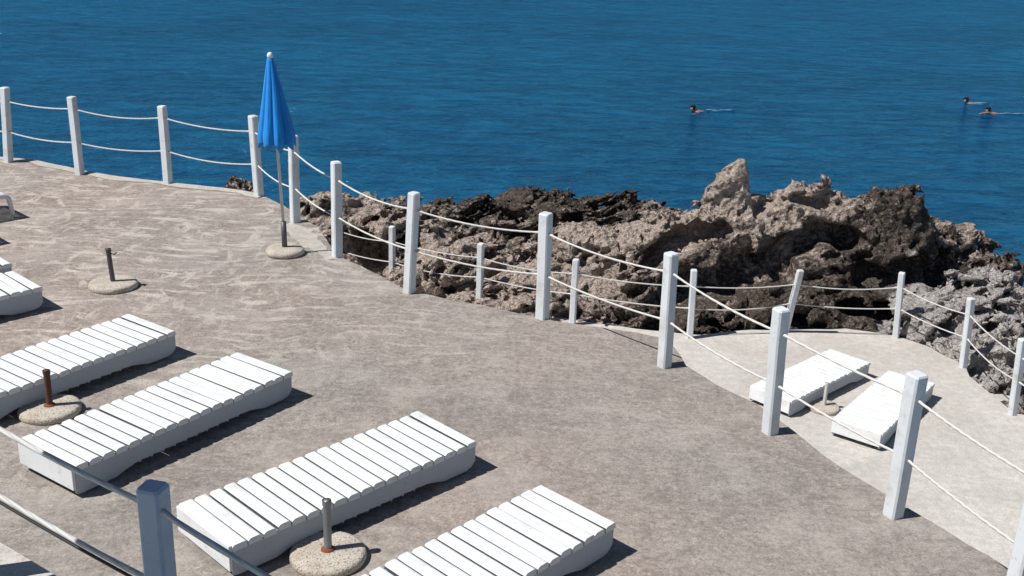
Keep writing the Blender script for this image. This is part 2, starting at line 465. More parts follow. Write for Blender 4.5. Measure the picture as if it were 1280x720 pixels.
def surface_nets(D, org, h):
    nx, ny, nz = D.shape
    ins = D > 0
    corners = [(i, j, k) for i in (0, 1) for j in (0, 1) for k in (0, 1)]
    sl = lambda c: (slice(c[0], nx - 1 + c[0]), slice(c[1], ny - 1 + c[1]), slice(c[2], nz - 1 + c[2]))
    cnt = sum(ins[sl(c)].astype(np.int8) for c in corners)
    act = (cnt > 0) & (cnt < 8)
    idx = np.argwhere(act)
    vid = -np.ones(act.shape, np.int64); vid[act] = np.arange(len(idx))
    acc = np.zeros((len(idx), 3)); num = np.zeros(len(idx))
    for a in corners:
        for ax in range(3):
            if a[ax]: continue
            b = list(a); b[ax] = 1
            da = D[idx[:, 0] + a[0], idx[:, 1] + a[1], idx[:, 2] + a[2]]; db = D[idx[:, 0] + b[0], idx[:, 1] + b[1], idx[:, 2] + b[2]]
            m = (da > 0) != (db > 0)
            t = np.where(m, da / np.where(m, da - db, 1), 0)
            p = np.array(a, float)[None, :].repeat(len(idx), 0); p[:, ax] = t
            acc[m] += p[m]; num[m] += 1
    V = (idx + acc / num[:, None]) * h + np.array(org)
    F = []
    for ax in range(3):
        o1, o2 = [q for q in range(3) if q != ax]
        A = ins; s0 = [slice(1, -1)] * 3; s0[ax] = slice(0, -1)
        s1 = [slice(1, -1)] * 3; s1[ax] = slice(1, None)
        a_, b_ = A[tuple(s0)], A[tuple(s1)]
        for flip in (False, True):
            e = np.argwhere((a_ & ~b_) if not flip else (~a_ & b_))
            if len(e) == 0: continue
            base = e.copy(); base[:, o1] += 1; base[:, o2] += 1
            def c(d1, d2):
                q = base.copy(); q[:, o1] += d1; q[:, o2] += d2
                return vid[q[:, 0], q[:, 1], q[:, 2]]
            quad = np.stack([c(-1, -1), c(0, -1), c(0, 0), c(-1, 0)], 1)
            fl = flip ^ (ax == 1)
            F.append(quad[:, ::-1] if fl else quad)
    return V, np.concatenate(F)

def on_ray(x, y, z, y2):
    """the same line of sight, nearer or farther"""
    k = y2 / y
    return (x * k, y2, CAM_H + (z - CAM_H) * k)
CREST = [(2.96,17.0,-.92),(3.36,17.2,-.74),(3.69,17.3,-.62),(4.16,17.2,-.78),(4.53,17.2,-.56),(5.09,17.3,-.60),(5.53,17.4,-.76),(6.08,17.5,-.66),(6.51,17.6,-.60),(6.8,17.6,-.74),(7.07,17.6,-1.15)]
CP = [on_ray(x, y, z, 16.55) for x, y, z in CREST] + [(x * .985, 17.1, CAM_H + (z - CAM_H) * 17.1 / y - .28) for x, y, z in CREST]
CP += [
 (3.2,15.85,-1.35),(4.5,15.95,-1.25),(5.6,16.0,-1.3),(6.3,16.1,-1.35),(3.2,15.55,-2.05),(4.5,15.65,-2.1),(5.7,15.6,-2.05),(2.0,15.5,-2.05),
 (2.83,15.2,-2.45),(4.45,15.35,-2.45),(5.66,15.3,-2.3),(1.97,15.2,-2.40),(6.75,16.4,-1.75),
 # behind the crest, falling into the sea
 (3.5,18.6,-1.7),(5,18.9,-2.2),(6.5,19.0,-2.4),(7.8,18.9,-2.9),(3.5,20.5,-3.8),(5,20.5,-4.4),(7,20.5,-4.6),(9.4,19.2,-4.6),(9.5,17.6,-4.4),(9.3,16.9,-3.6),(9.8,21,-5),(2.8,22.5,-4.6),
 # low reef to the right
 (7.4,17.8,-1.50),(7.98,17.8,-1.70),(8.5,17.8,-1.80),(8.75,17.7,-2.0),(9.1,17.8,-3.5),(7.5,17.0,-2.2),(8.2,17.1,-2.7),(8.7,17.0,-3.3),
 # ridge going left
 (.76,16.3,-1.62),(1.55,16.6,-1.28),(2.35,16.6,-.96),(1.2,15.9,-1.95),(2.3,16.1,-1.5),(1.9,18.2,-1.9),(1.0,17.6,-2.0),
 # dark reef at the back left
 (2.39,20,-1.80),(.87,20.5,-2.05),(.08,20.5,-1.98),(-.68,20,-2.12),(-1.52,19.,-1.95),(-2.34,18.5,-1.75),(-2.75,17.5,-1.1),(1.6,21.8,-3.8),(0,22.2,-4.2),(-1.5,21.2,-4.2),(-3,20,-4.2),(-4.2,18.8,-4.2),
 # near left rocks
 (-2.26,16.8,-1.5),(-1.1,17.2,-1.75),(-.03,17.8,-1.95),(.82,18.5,-1.85),(-2.54,16.7,-2.05),(-1.17,16.35,-2.05),(.13,15.9,-2.05),(1.,15.45,-2.3),(-3.27,17.,-1.15),(-3.9,17.2,-1.6),(-4.6,17.6,-2.6),(-5.2,16.5,-2.9),(-3.0,16.2,-2.3),
 # pale rocks right of the terrace
 (5.95,15.65,-2.0),(6.4,15.2,-2.10),(6.9,16.1,-1.98),(7.5,16.15,-1.92),(7.9,15.9,-1.86),(8.5,16.0,-1.82),(7.13,14.9,-1.85),(7.4,14.,-2.0),(8.2,14.2,-1.8),(6.75,14.2,-2.35),(6.9,13.2,-2.55),(7.6,12.9,-2.35),(9.2,15,-2.6),(9.4,13.5,-2.9),(7.3,16.65,-2.5),(8.2,16.75,-2.75),(8.4,12.4,-3.0),(6.9,12.0,-2.9),
 (10,12,-4),(10,16,-4),(4,14.6,-2.9),(0,14.8,-2.9),(-3,15.6,-2.9),(-5.5,15.6,-3.4),(6.2,13.5,-2.9),
]
CP = np.array(CP)

def solve_rbf(C):
    d = np.sqrt(((C[:, None, :2] - C[None, :, :2]) ** 2).sum(-1) + 0.0025)
    return np.linalg.solve(d + 1e-6 * np.eye(len(C)), C[:, 2])
RW = solve_rbf(CP)
def Hbase(X, Y):
    out = np.zeros_like(X)
    for (cx, cy, _), w in zip(CP, RW): out += w * np.sqrt((X - cx) ** 2 + (Y - cy) ** 2 + 0.0025)
    return out

CAVES = [
    ((2.49, 15.75, -1.84), (4.12, 15.75, -1.42), 0.22), ((2.99, 15.90, -1.65), (3.96, 15.90, -1.35), 0.18), ((5.51, 16.00, -1.52), (6.50, 16.00, -1.45), 0.19),
    ((4.00, 16.10, -1.32), (4.60, 16.10, -1.06), 0.18), ((4.61, 16.25, -0.91), (5.27, 16.25, -1.08), 0.16), ((1.89, 16.20, -1.60), (2.62, 16.20, -1.17), 0.15),
    ((2.63, 16.30, -1.20), (3.31, 16.30, -0.98), 0.13), ((6.65, 16.60, -1.82), (7.06, 16.60, -1.59), 0.22), ((0.74, 15.70, -1.67), (1.49, 15.70, -1.77), 0.15),
    ((-1.09, 17.00, -1.43), (-0.70, 17.00, -1.34), 0.16), ((-2.49, 16.60, -1.64), (-2.24, 16.60, -1.90), 0.22), ((3.86, 16.40, -0.68), (4.02, 16.40, -0.39), 0.11),
    ((4.45, 16.40, -0.42), (4.98, 16.40, -0.55), 0.08), ((3.25, 15.55, -2.24), (4.47, 15.55, -2.13), 0.10), ((5.24, 15.70, -1.95), (6.00, 15.70, -2.05), 0.13)]
def build_rocks():
    h = 0.04
    x0, x1, y0, y1, z0, z1 = -5.4, 10.0, 12.0, 22.4, -4.0, 0.15
    xs = np.arange(x0, x1, h); ys = np.arange(y0, y1, h); zs = np.arange(z0, z1, h)
    X2, Y2 = np.meshgrid(xs, ys, indexing='ij')
    H = Hbase(X2, Y2)
    g = lambda cx, cy, s, a: a * np.exp(-((X2 - cx) ** 2 + (Y2 - cy) ** 2) / (s * s))
    H += g(3.53, 16.55, .115, .62) + g(3.33, 16.5, .15, .26) + g(3.14, 16.5, .18, .20) + g(4.36, 16.5, .2, .14) + g(4.80, 16.55, .2, .16)
    # the floor where terrace and deck stand stays below them
    txr = np.array([p[0] for p in tedge]); tyr = np.array([p[1] for p in tedge])
    limr = np.interp(X2, txr, tyr) - 0.75 * np.clip((1.6 - X2) / 0.8, 0, 1)
    slope = TERR - .10 + np.maximum(0, Y2 - limr) * (1.6 + 1.4 * np.clip((X2 - 1.0) / 1.5, 0, 1))
    H = np.where((X2 < 6.3), np.minimum(H, slope + .1), H)
    D = (H[:, :, None] - zs[None, None, :]).astype(np.float32)
    band = np.abs(D) < 0.85
    ii = np.argwhere(band)
    P = np.stack([xs[ii[:, 0]], ys[ii[:, 1]], zs[ii[:, 2]]], 1)
    # tilted strata frame
    a = math.radians(-24); ca, sa = math.cos(a), math.sin(a)
    b = math.radians(14); cb, sb = math.cos(b), math.sin(b)
    Q = np.stack([P[:, 0] * ca - P[:, 2] * sa, P[:, 1], P[:, 0] * sa + P[:, 2] * ca], 1)
    Q = np.stack([Q[:, 0], Q[:, 1] * cb - Q[:, 2] * sb, Q[:, 1] * sb + Q[:, 2] * cb], 1)
    w1 = perlin(P * 0.9, 11); w2 = perlin(P * 0.9 + 40, 12); w3 = perlin(P * 0.9 + 80, 13)
    Qw = Q + 0.28 * np.stack([w1, w2, w3], 1)
    wf = perlin(P * 2.7, 21)
    Qf = Qw + 0.10 * np.stack([wf, perlin(P * 2.7 + 31, 22), perlin(P * 2.7 + 61, 23)], 1)
    n = 0.34 * perlin(Qw * np.array([0.95, 0.95, 1.9]), 1)
    r = 1 - 2 * np.abs(perlin(Qw * np.array([1.0, 1.0, 3.1]), 2)); n += 0.28 * r              # bedding ledges
    bl = 1 - 2.4 * np.abs(perlin(Qf * np.array([1.7, 1.7, 3.0]), 7)); n += 0.19 * bl - 0.04          # blocks
    r2 = 1 - 2.4 * np.abs(perlin(Qf * np.array([3.3, 3.3, 5.4]), 3)); n += 0.12 * r2
    bd = 1 - 2.4 * np.abs(perlin(Qf * np.array([1.3, 1.3, 7.2]), 9)); n += 0.10 * bd - 0.02     # thin beds
    cr = np.abs(perlin(Qf * np.array([2.2, 2.2, 3.0]), 8)); n -= 0.30 * np.clip(0.10 - cr, 0, 1) / 0.10  # open cracks
    n *= 1 - 0.58 * np.clip((P[:, 2] + 1.3) / .5, 0, 1)
    r3 = 1 - 2.4 * np.abs(perlin(P * 6.0 + .25 * np.stack([wf, w2, w1], 1), 4)); n += 0.125 * r3                                 # pits and sharp crests
    n += 0.085 * (1 - 2.4 * np.abs(perlin(P * 11.5, 5))) - 0.16
    # hollows eaten into the face by the sea
    cav = np.full(len(P), 9.0)
    Pw = P + 0.14 * np.stack([wf, w2, perlin(P * 2.7 + 31, 22)], 1)
    sc = np.array([1, .42, 1])
    for A_, B_, R_ in CAVES:
        a_ = np.array(A_) * sc; b_ = np.array(B_) * sc; q = Pw * sc - a_
        t = np.clip((q @ (b_ - a_)) / ((b_ - a_) @ (b_ - a_)), 0, 1)
        cav = np.minimum(cav, np.linalg.norm(q - t[:, None] * (b_ - a_), axis=1) - R_ * 1.28)
    nD = D[band] + n
    nD = np.minimum(nD, cav * 1.6)
    Df = D.copy(); Df[band] = nD.astype(np.float32)
    # keep the rock off the walking surfaces
    tx = np.array([p[0] for p in tedge]); ty = np.array([p[1] for p in tedge])
    lim = np.interp(X2, tx, ty) - 0.75 * np.clip((1.6 - X2) / 0.8, 0, 1); lim = np.where(X2 > 6.45, -5, lim)
    inside = ((Y2 < lim + 0.05) | ((X2 < 6.62) & (Y2 < 14.05)) | ((X2 < 6.9) & (Y2 < 12.4))) & (X2 > -3.4)
    cut = np.where(inside, TERR - 0.08, 9.0)
    Df = np.minimum(Df, (cut[:, :, None] - zs[None, None, :]).astype(np.float32))
    Df[0] = Df[-1] = -1; Df[:, 0] = Df[:, -1] = -1; Df[:, :, 0] = -1; Df[:, :, -1] = -1
    V, F = surface_nets(Df, (x0, y0, z0), h)
    # drop loose floating crumbs
    labv = np.arange(len(V))
    ea = F.ravel(); eb = np.roll(F, 1, axis=1).ravel()
    for _ in range(400):
        m_ = np.minimum(labv[ea], labv[eb]); old = labv.copy()
        np.minimum.at(labv, ea, m_); np.minimum.at(labv, eb, m_)
        labv = labv[labv]
        if (labv == old).all(): break
    root_, cnt_ = np.unique(labv[F[:, 0]], return_counts=True)
    F = F[np.isin(labv[F[:, 0]], root_[cnt_ > 4000])]
    # colour zones: paler crests, darker foot and right flank
    def zone(cx, cy, sx, sy): return np.exp(-((V[:, 0] - cx) / sx) ** 2 - ((V[:, 1] - cy) / sy) ** 2)
    Hv = V[:, 2]
    ridge = np.exp(-((V[:, 1] - (16.2 + (V[:, 0] - .2) * 0.32)) / 0.55) ** 2) * (V[:, 0] > -.3) * (V[:, 0] < 4.0)
    pale = 0.40 + 1.0 * ridge + 0.55 * zone(-1.6, 16.4, 2.0, 1.0) + 0.4 * zone(4.7, 17.2, 1.0, .7) + 0.35 * zone(.3, 15.8, 1.2, .6)
    pale += 0.35 * np.clip((Hv + 1.5) / 0.9, 0, 1)
    pale -= 0.25 * zone(6.2, 16.4, 1.0, 1.2) + 0.5 * zone(0, 20.3, 3.4, 1.6) + 0.55 * np.clip((-2.3 - Hv) / 0.6, 0, 1) + 0.35 * zone(3.6, 15.3, 1.6, .7)
    ochre = 0.75 * zone(8.2, 17.8, .9, 1.2) + 0.75 * zone(6.6, 16.5, .6, .6) + 0.35 * zone(-.5, 20.4, 2.5, 1.2) - 0.3
    pale -= 0.42 * zone(6.0, 16.3, .8, .9)
    grey = 0.15 * zone(4.6, 15.8, 2.2, .6) + 1.6 * zone(7.4, 14.9, 1.9, 1.6) + 0.5 * zone(6.4, 15.4, .7, .5)
    grey *= np.clip((16.75 - V[:, 1]) / .35, 0, 1) * np.clip((V[:, 0] - 5.35 - np.clip((V[:, 1] - 15.4) * 1.1, 0, 2)) / .4, 0, 1)
    # split into the separate outcrops
    C = V[F].mean(1)
    wob = 0.25 * np.sin(C[:, 0] * 3.1 + C[:, 2] * 2) + 0.2 * np.sin(C[:, 1] * 4.0)
    cx, cy = C[:, 0] + wob * .4, C[:, 1] + wob * .4
    lab = np.zeros(len(F), int)
    lab[(cx < 0.35)] = 1
    lab[(cy > 18.7) & (cx < 2.9)] = 2
    lab[(cx > 7.15) & (cy > 16.75)] = 3
    lab[(cx > 5.75 + np.clip((cy - 15.5) * 0.9, 0, 2)) & (cy < 16.75)] = 4
    lab[(cx < -2.45) & (cy < 18.7)] = 5
    info = [
        ("rock_outcrop", "large jagged brown rock outcrop with a pale pinnacle, behind the lower terrace"),
        ("rock_outcrop", "pinkish pale broken rocks between the deck edge and the dark reef"),
        ("rock_outcrop", "low dark brown reef farthest back on the left, against the sea"),
        ("rock_outcrop", "low ochre brown rock spur running out into the sea on the right"),
        ("rock_outcrop", "light grey pitted rocks beside the right edge of the lower terrace"),
        ("rock_outcrop", "steep dark rock stack right behind the bend of the deck fence"),
    ]
    for q, (nm, lb) in enumerate(info):
        f = F[lab == q]
        used, inv = np.unique(f, return_inverse=True)
        f = inv.reshape(f.shape)
        me = bpy.data.meshes.new(nm)
        me.from_pydata(V[used].tolist(), [], f.tolist())
        for an, arr in (("pale", pale), ("ochre", ochre), ("grey", grey)):
            at = me.attributes.new(an, 'FLOAT', 'POINT')
            at.data.foreach_set("value", arr[used].astype(np.float32))
        me.materials.append(MT["rock"])
        for p in me.polygons: p.use_smooth = True
        me.update()
        o = bpy.data.objects.new(nm, me); COL.objects.link(o)
        tag(o, lb, "rock", "rock outcrops along the shore")
build_rocks()

def small_rock(name, loc, size, seed, label, pale):
    bm = bmesh.new()
    bmesh.ops.create_icosphere(bm, subdivisions=5, radius=1.0)
    P = np.array([v.co for v in bm.verts])
    n = 0.35 * perlin(P * 1.6 + seed, seed) + 0.25 * (1 - 2 * np.abs(perlin(P * 3.2 + seed, seed + 1))) + 0.16 * (1 - 2 * np.abs(perlin(P * 7.0, seed + 2))) + .07 * perlin(P * 15.0, seed + 3)
    for v, k in zip(bm.verts, n): v.co = Vector((v.co.x * size[0], v.co.y * size[1], v.co.z * size[2])) * (1 + float(k))
    o = link(name, bm, "rock", None, True, loc)
    at = o.data.attributes.new("pale", 'FLOAT', 'POINT'); at.data.foreach_set("value", np.full(len(P), pale, np.float32))
    return tag(o, label, "rock", "rock outcrops along the shore")
small_rock("shore_rock", (-4.0, 15.1, -0.56), (0.24, 0.35, 0.27), 21, "small jagged brown rock poking up behind the deck rim between two far posts", .45)

# ------------------------------------------------------------------ rope fences
def post_mesh(w, h, rnd, lean, rz):
    bm = bmesh.new()
    n = 6
    rings = []
    c = w / 2
    prof = [(-c, -c + .012), (-c + .012, -c), (c - .012, -c), (c, -c + .012), (c, c - .012), (c - .012, c), (-c + .012, c), (-c, c - .012)]
    zz = [-0.12, 0.0, h * .25, h * .5, h * .75, h - .012, h]
    R = Matrix.Rotation(rz, 3, 'Z')
    for i, z in enumerate(zz):
        s = 1.0 + rnd.uniform(-.012, .012)
        if i == len(zz) - 1: s = 0.86
        off = Vector((lean[0] * z / h, lean[1] * z / h, 0)) + Vector((rnd.uniform(-.002, .002), rnd.uniform(-.002, .002), 0))
        rings.append([bm.verts.new(R @ Vector((x * s, y * s, z)) + off) for x, y in prof])
    for i in range(len(zz) - 1):
        for j in range(8):
            bm.faces.new((rings[i][j], rings[i][(j + 1) % 8], rings[i + 1][(j + 1) % 8], rings[i + 1][j]))
    bm.faces.new(rings[-1]); bm.faces.new(rings[0][::-1])
    bmesh.ops.recalc_face_normals(bm, faces=bm.faces[:])
    return bm

def rope_pts(pts, sags, sub=12):
    out = []
    for i, (a, b) in enumerate(zip(pts, pts[1:])):
        for k in range(sub):
            t = k / sub
            p = a.lerp(b, t); p.z -= sags[i % len(sags)] * 4 * t * (1 - t)
            out.append(p)
    out.append(pts[-1])
    return out

def rope_fence(name, label, posts, z, h, w, hts, rad, sags, pmat, rmat, rots=None, group="rope fences"):
    root = empty(name, (posts[0][0], posts[0][1], z))
    org = Vector((posts[0][0], posts[0][1], z))
    rnd_ = random.Random(len(posts) * 13)
    P = [Vector((p[0], p[1], 0)) for p in posts]
    for i, p in enumerate(posts):
        d = (P[min(i + 1, len(P) - 1)] - P[max(i - 1, 0)])
        rz = math.atan2(d.y, d.x) if not rots else rots[i]
        o = link("post", post_mesh(w * rnd_.uniform(.96, 1.05), h * rnd_.uniform(.985, 1.015), rnd_, (p[2], p[3]), rz + rnd_.uniform(-.06, .06)), pmat, root, False)
        o.location = Vector((p[0], p[1], z)) - org
    for q, ht in enumerate(hts):
        pts = [Vector((p[0] + p[2] * ht / h, p[1] + p[3] * ht / h, z + ht + rnd_.uniform(-.02, .02))) - org for p in posts]
        bm = bmesh.new(); rp = rope_pts(pts, [s * rnd_.uniform(.7, 1.25) for s in sags]); tube(bm, rp, [rad * (1.75 if i_ % 12 in (0,) else 1.0) * rnd_.uniform(.93, 1.07) for i_ in range(len(rp))], 7)
        link("rope", bm, rmat, root, True)
    return tag(root, label, "fence", group)

deck_posts = [(-9.9, 15.45, .03, .05), (-8.55, 15.25, .03, .05), (-7.24, 14.91, .048, .056), (-6.01, 14.37, -.056, .12), (-4.69, 14.04, -.043, .109), (-3.36, 13.61, -.041, .021), (-2.66, 12.5, .0, .03),
              (-1.94, 11.23, -.002, .056), (-1.04, 10.18, .046, .007), (0.30, 9.62, -.011, 0), (1.35, 8.58, -.026, -.013), (2.02, 7.40, -.057, -.085), (2.60, 6.26, -.022, -.034),
              (2.955, 5.24, .0, 0), (3.4, 4.0, 0, 0), (3.85, 2.6, 0, 0)]
rope_fence("rope_fence", "white post and double rope fence along the seaward rim of the brown deck", deck_posts, 0.0, 1.05, 0.102, (0.87, 0.44), 0.0095, [.05, .05, .04, .05, .05, .05, .045, .05, .045, .045, .03, .022, .015, .012, .02], "post", "rope")
terrace_posts = [(-2.92, 16.86, 0, 0), (-1.94, 16.34, 0, 0), (-0.50, 15.68, 0, 0), (0.93, 15.07, 0, 0), (2.65, 14.70, -.021, .06), (4.27, 15.05, -.059, -.13), (5.81, 15.05, -.086, -.05), (6.43, 14.01, -.071, 0), (6.50, 12.53, -.085, -.026),
                 (7.0, 11.0, 0, 0), (7.5, 9.3, 0, 0)]
terrace_posts[5] = (4.16, 15.13, .05, -.21)
rope_fence("rope_fence", "shorter looking white post and rope fence round the lower terrace, in front of the rocks", terrace_posts, TERR, 1.05, 0.09, (0.80, 0.47), 0.0092, [.04, .05, .05], "post", "rope")
landing_posts = [(-4.0, 3.6, 0, 0), (-2.63, 4.56, 0, 0), (-1.40, 3.73, 0, 0), (-0.10, 2.74, 0, 0)]
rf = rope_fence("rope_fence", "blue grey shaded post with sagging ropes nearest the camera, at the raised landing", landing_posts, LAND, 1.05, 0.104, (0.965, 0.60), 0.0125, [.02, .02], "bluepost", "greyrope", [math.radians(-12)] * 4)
# dark cable strung just under the lower rope
bm = bmesh.new()
o_ = Vector((-4.0, 3.6, LAND))
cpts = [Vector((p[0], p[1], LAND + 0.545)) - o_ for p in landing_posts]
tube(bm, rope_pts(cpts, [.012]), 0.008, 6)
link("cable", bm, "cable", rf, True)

# ------------------------------------------------------------------ slatted sun loungers
LL, LW, LT = 1.935, 0.605, 0.232
def side_profile(bm, y0, y1):
    zt = LT - 0.030
    top = [(0.003, zt), (LL - 0.012, zt)]
    bot = [(LL - .012, .075), (LL - .05, .035), (LL - .10, .022), (LL - .30, .022), (LL - .38, .045), (LL - .46, .062)]
    x = LL - .50
    while x > .50:                                    # small teeth along the lower edge
        bot += [(x, .060), (x - .055, .066), (x - .067, .048), (x - .079, .064)]
        x -= .097
    bot += [(.46, .062), (.38, .045), (.30, .022), (.04, .022), (.003, .03)]
    pr = top + bot
    a = [bm.verts.new((x, y0, z)) for x, z in pr]; b = [bm.verts.new((x, y1, z)) for x, z in pr]
    n = len(pr)
    bm.faces.new(a); bm.faces.new(b[::-1])
    for i in range(n): bm.faces.new((a[i], b[i], b[(i + 1) % n], a[(i + 1) % n]))
    bmesh.ops.recalc_face_normals(bm, faces=bm.faces[:])

def make_lounger(gap=0.012, nsl=17, seed=1):
    rn = random.Random(seed)
    root = empty("sun_lounger")
    bm = bmesh.new()
    pitch = LL / nsl
    for i in range(nsl):
        x0 = i * pitch + gap / 2 + rn.uniform(-.003, .003); x1 = (i + 1) * pitch - gap / 2 + rn.uniform(-.003, .003)
        e = rn.uniform(-.003, .003)
        dz = rn.uniform(-.003, .003); tl = rn.uniform(-.004, .004)
        w = x1 - x0; rd = .024 if 0 < i < nsl - 1 else .016; th = .042
        arc = [(rd * (1 - math.sin(q * PI / 8)), LT - rd * (1 - math.cos(q * PI / 8))) for q in range(4, -1, -1)]
        pr = [(0, LT - th)] + arc + [(w - a, b) for a, b in arc[::-1]] + [(w, LT - th)]
        ra = [bm.verts.new((x0 + a, -LW / 2 - .004 + e, b)) for a, b in pr]; rb = [bm.verts.new((x0 + a, LW / 2 + .004 + e, b)) for a, b in pr]
        bm.faces.new(ra); bm.faces.new(rb[::-1])
        for q in range(len(pr)): bm.faces.new((ra[q], rb[q], rb[(q + 1) % len(pr)], ra[(q + 1) % len(pr)]))
        vv = ra + rb
        for v in vv: v.co.z += dz + tl * (v.co.y / LW)
    bmesh.ops.recalc_face_normals(bm, faces=bm.faces[:])
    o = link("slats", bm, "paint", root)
    o.data.materials.append(MT["dark_edge"])
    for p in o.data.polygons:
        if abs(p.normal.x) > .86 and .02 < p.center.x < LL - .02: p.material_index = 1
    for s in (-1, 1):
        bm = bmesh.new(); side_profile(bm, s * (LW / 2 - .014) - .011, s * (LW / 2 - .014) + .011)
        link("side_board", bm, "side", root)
    for x in (-.020, LL - .002):
        bm = bmesh.new()
        if x < 0: box(bm, (x, -LW / 2 + .004, .060), (x + .022, LW / 2 - .004, LT - .003), .004)
        else: box(bm, (LL - .04, -LW / 2 + .045, .13), (LL - .018, LW / 2 - .045, LT - .038), .003)
        link("end_board", bm, "paint", root)
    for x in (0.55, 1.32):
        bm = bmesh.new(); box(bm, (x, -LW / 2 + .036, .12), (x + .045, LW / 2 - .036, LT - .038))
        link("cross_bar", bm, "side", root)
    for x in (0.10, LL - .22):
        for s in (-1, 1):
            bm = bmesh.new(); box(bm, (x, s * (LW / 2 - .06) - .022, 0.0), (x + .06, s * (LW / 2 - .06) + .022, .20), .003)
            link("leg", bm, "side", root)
    return root

protoA = make_lounger(0.010, 19, 1); protoB = make_lounger(0.009, 19, 5); protoE = make_lounger(0.003, 19, 9)
spots = [  # far end centre, heading, prototype
    ((-0.439, 6.842), 45.9, 0.0, protoA, "white slatted sun lounger third from the left, with a grey tube stand at its side"),
    ((0.447, 5.867), 46.6, 0.0, protoB, "white slatted sun lounger nearest the camera, cut by the bottom edge"),
    ((-1.965, 7.83), 56.1, 0.0, protoB, "white slatted sun lounger with a rusty tube stand behind its near end"),
    ((-3.105, 8.56), 56.0, 0.0, protoA, "white slatted sun lounger behind the rusty tube stand, its near end off the left edge"),
    ((-4.61, 9.53), 47.5, 0.0, protoB, "white slatted sun lounger far left, only its end in view beside the dark tube stand"),
    ((-5.17, 10.15), 47.0, 0.0, protoA, "white sun lounger at the far left edge, just a small corner showing"),
    ((4.704, 13.713), 43.8, TERR, protoE, "white sun lounger on the lower terrace, left one of the pair by the short pole"),
    ((5.34, 13.072), 52.7, TERR, protoE, "white sun lounger on the lower terrace, right one of the pair, behind the leaning post"),
]
used = set()
for (fx, fy), ang, z, pr, lb in spots:
    o = pr if pr not in used else copy_tree(pr)
    used.add(pr)
    a = math.radians(ang)
    o.location = (fx - (LL - .03) * math.cos(a), fy - (LL - .03) * math.sin(a), z)
    o.rotation_euler = (0, 0, a)
    tag(o, lb, "sun lounger", "white slatted sun loungers")

# white plastic lounger at the far left edge, only its foot in view
def plastic_lounger(loc, ang, label):
    root = empty("plastic_lounger", loc, math.radians(ang))
    bm = bmesh.new()
    for i in range(11):
        y = -.26 + i * .052
        box(bm, (-1.7, y - .02, .262), (-.02, y + .02, .285), .004)
    link("seat", bm, "plastic", root)
    for s in (-1, 1):
        bm = bmesh.new()
        tube(bm, [(-1.7, s * .31, .275), (-.9, s * .31, .275), (-.12, s * .31, .285), (-.04, s * .31, .275), (0, s * .31, .24), (.02, s * .31, .12), (.03, s * .31, 0)], [.026, .026, .028, .03, .03, .026, .022], 10)
        link("leg", bm, "plastic", root, True)
        bm = bmesh.new()
        tube(bm, [(-1.55, s * .31, .27), (-1.57, s * .31, .12), (-1.6, s * .31, 0)], [.028, .025, .022], 10)
        link("leg", bm, "plastic", root, True)
    bm = bmesh.new(); tube(bm, [(-.02, -.31, .265), (-.02, .31, .265)], .022, 8)
    link("cross_bar", bm, "plastic", root, True)
    return tag(root, label, "sun lounger")
plastic_lounger((-6.21, 12.42, 0), 47, "white plastic lounger with a rounded leg at the far left edge of the deck")
plastic_lounger((-5.99, 11.42, 0), 47, "white plastic lounger mostly out of view at left, casting a dark shadow")

# ------------------------------------------------------------------ parasol stands
def parasol_stand(loc, r, h, tmat, label, tilt=(0, 0), knob=False, ring=None, seed=1):
    root = empty("parasol_stand", loc)
    bm = bmesh.new(); lathe(bm, [(r * .97, 0), (r, .015), (r * .99, .038), (r * .955, .052), (r * .85, .059), (r * .3, .062), (.03, .063)], 40, .02, random.Random(seed))
    link("base", bm, "terr", root, True)
    bm = bmesh.new()
    R = .024
    top = (tilt[0], tilt[1], h)
    tube(bm, [(0, 0, .05), (tilt[0] * .5, tilt[1] * .5, h * .5), top], R, 14, False)
    tube(bm, [(tilt[0] * .9, tilt[1] * .9, h - .03), top], R + .004, 14, False)
    tube(bm, [(tilt[0], tilt[1], h), (tilt[0], tilt[1], h - .06)], R - .005, 14, True)
    link("tube", bm, tmat, root, True)
    if ring:
        bm = bmesh.new(); lathe(bm, [(.045, .055), (.042, .068), (.032, .076), (.025, .078)], 16); link("collar", bm, ring, root, True)
    if knob:
        bm = bmesh.new(); tube(bm, [(0, 0, h - .05), (.05, -.02, h - .05)], .007, 8); tube(bm, [(.045, -.03, h - .05), (.047, .03, h - .05)], .006, 8)
        link("clamp_knob", bm, tmat, root, True)
    return tag(root, label, "parasol stand", "empty parasol stands")
parasol_stand((-1.045, 5.52, 0), .23, .40, "steel", "empty round parasol stand with grey tube and rusty collar beside the near lounger", (0, 0), False, "rustring", 1)
parasol_stand((-3.45, 7.27, 0), .225, .35, "rust", "empty round parasol stand with rusty brown tube between two loungers", (.005, 0), False, "rustring", 2)
parasol_stand((-3.97, 10.02, 0), .235, .40, "darksteel", "empty round parasol stand with dark grey tube and clamp knob, far left", (-.02, 0), True, None, 3)
parasol_stand((4.05, 12.47, TERR), .20, .37, "polewhite", "short pale pole on a flat base between the two lower terrace loungers", (0, 0), False, None, 4)

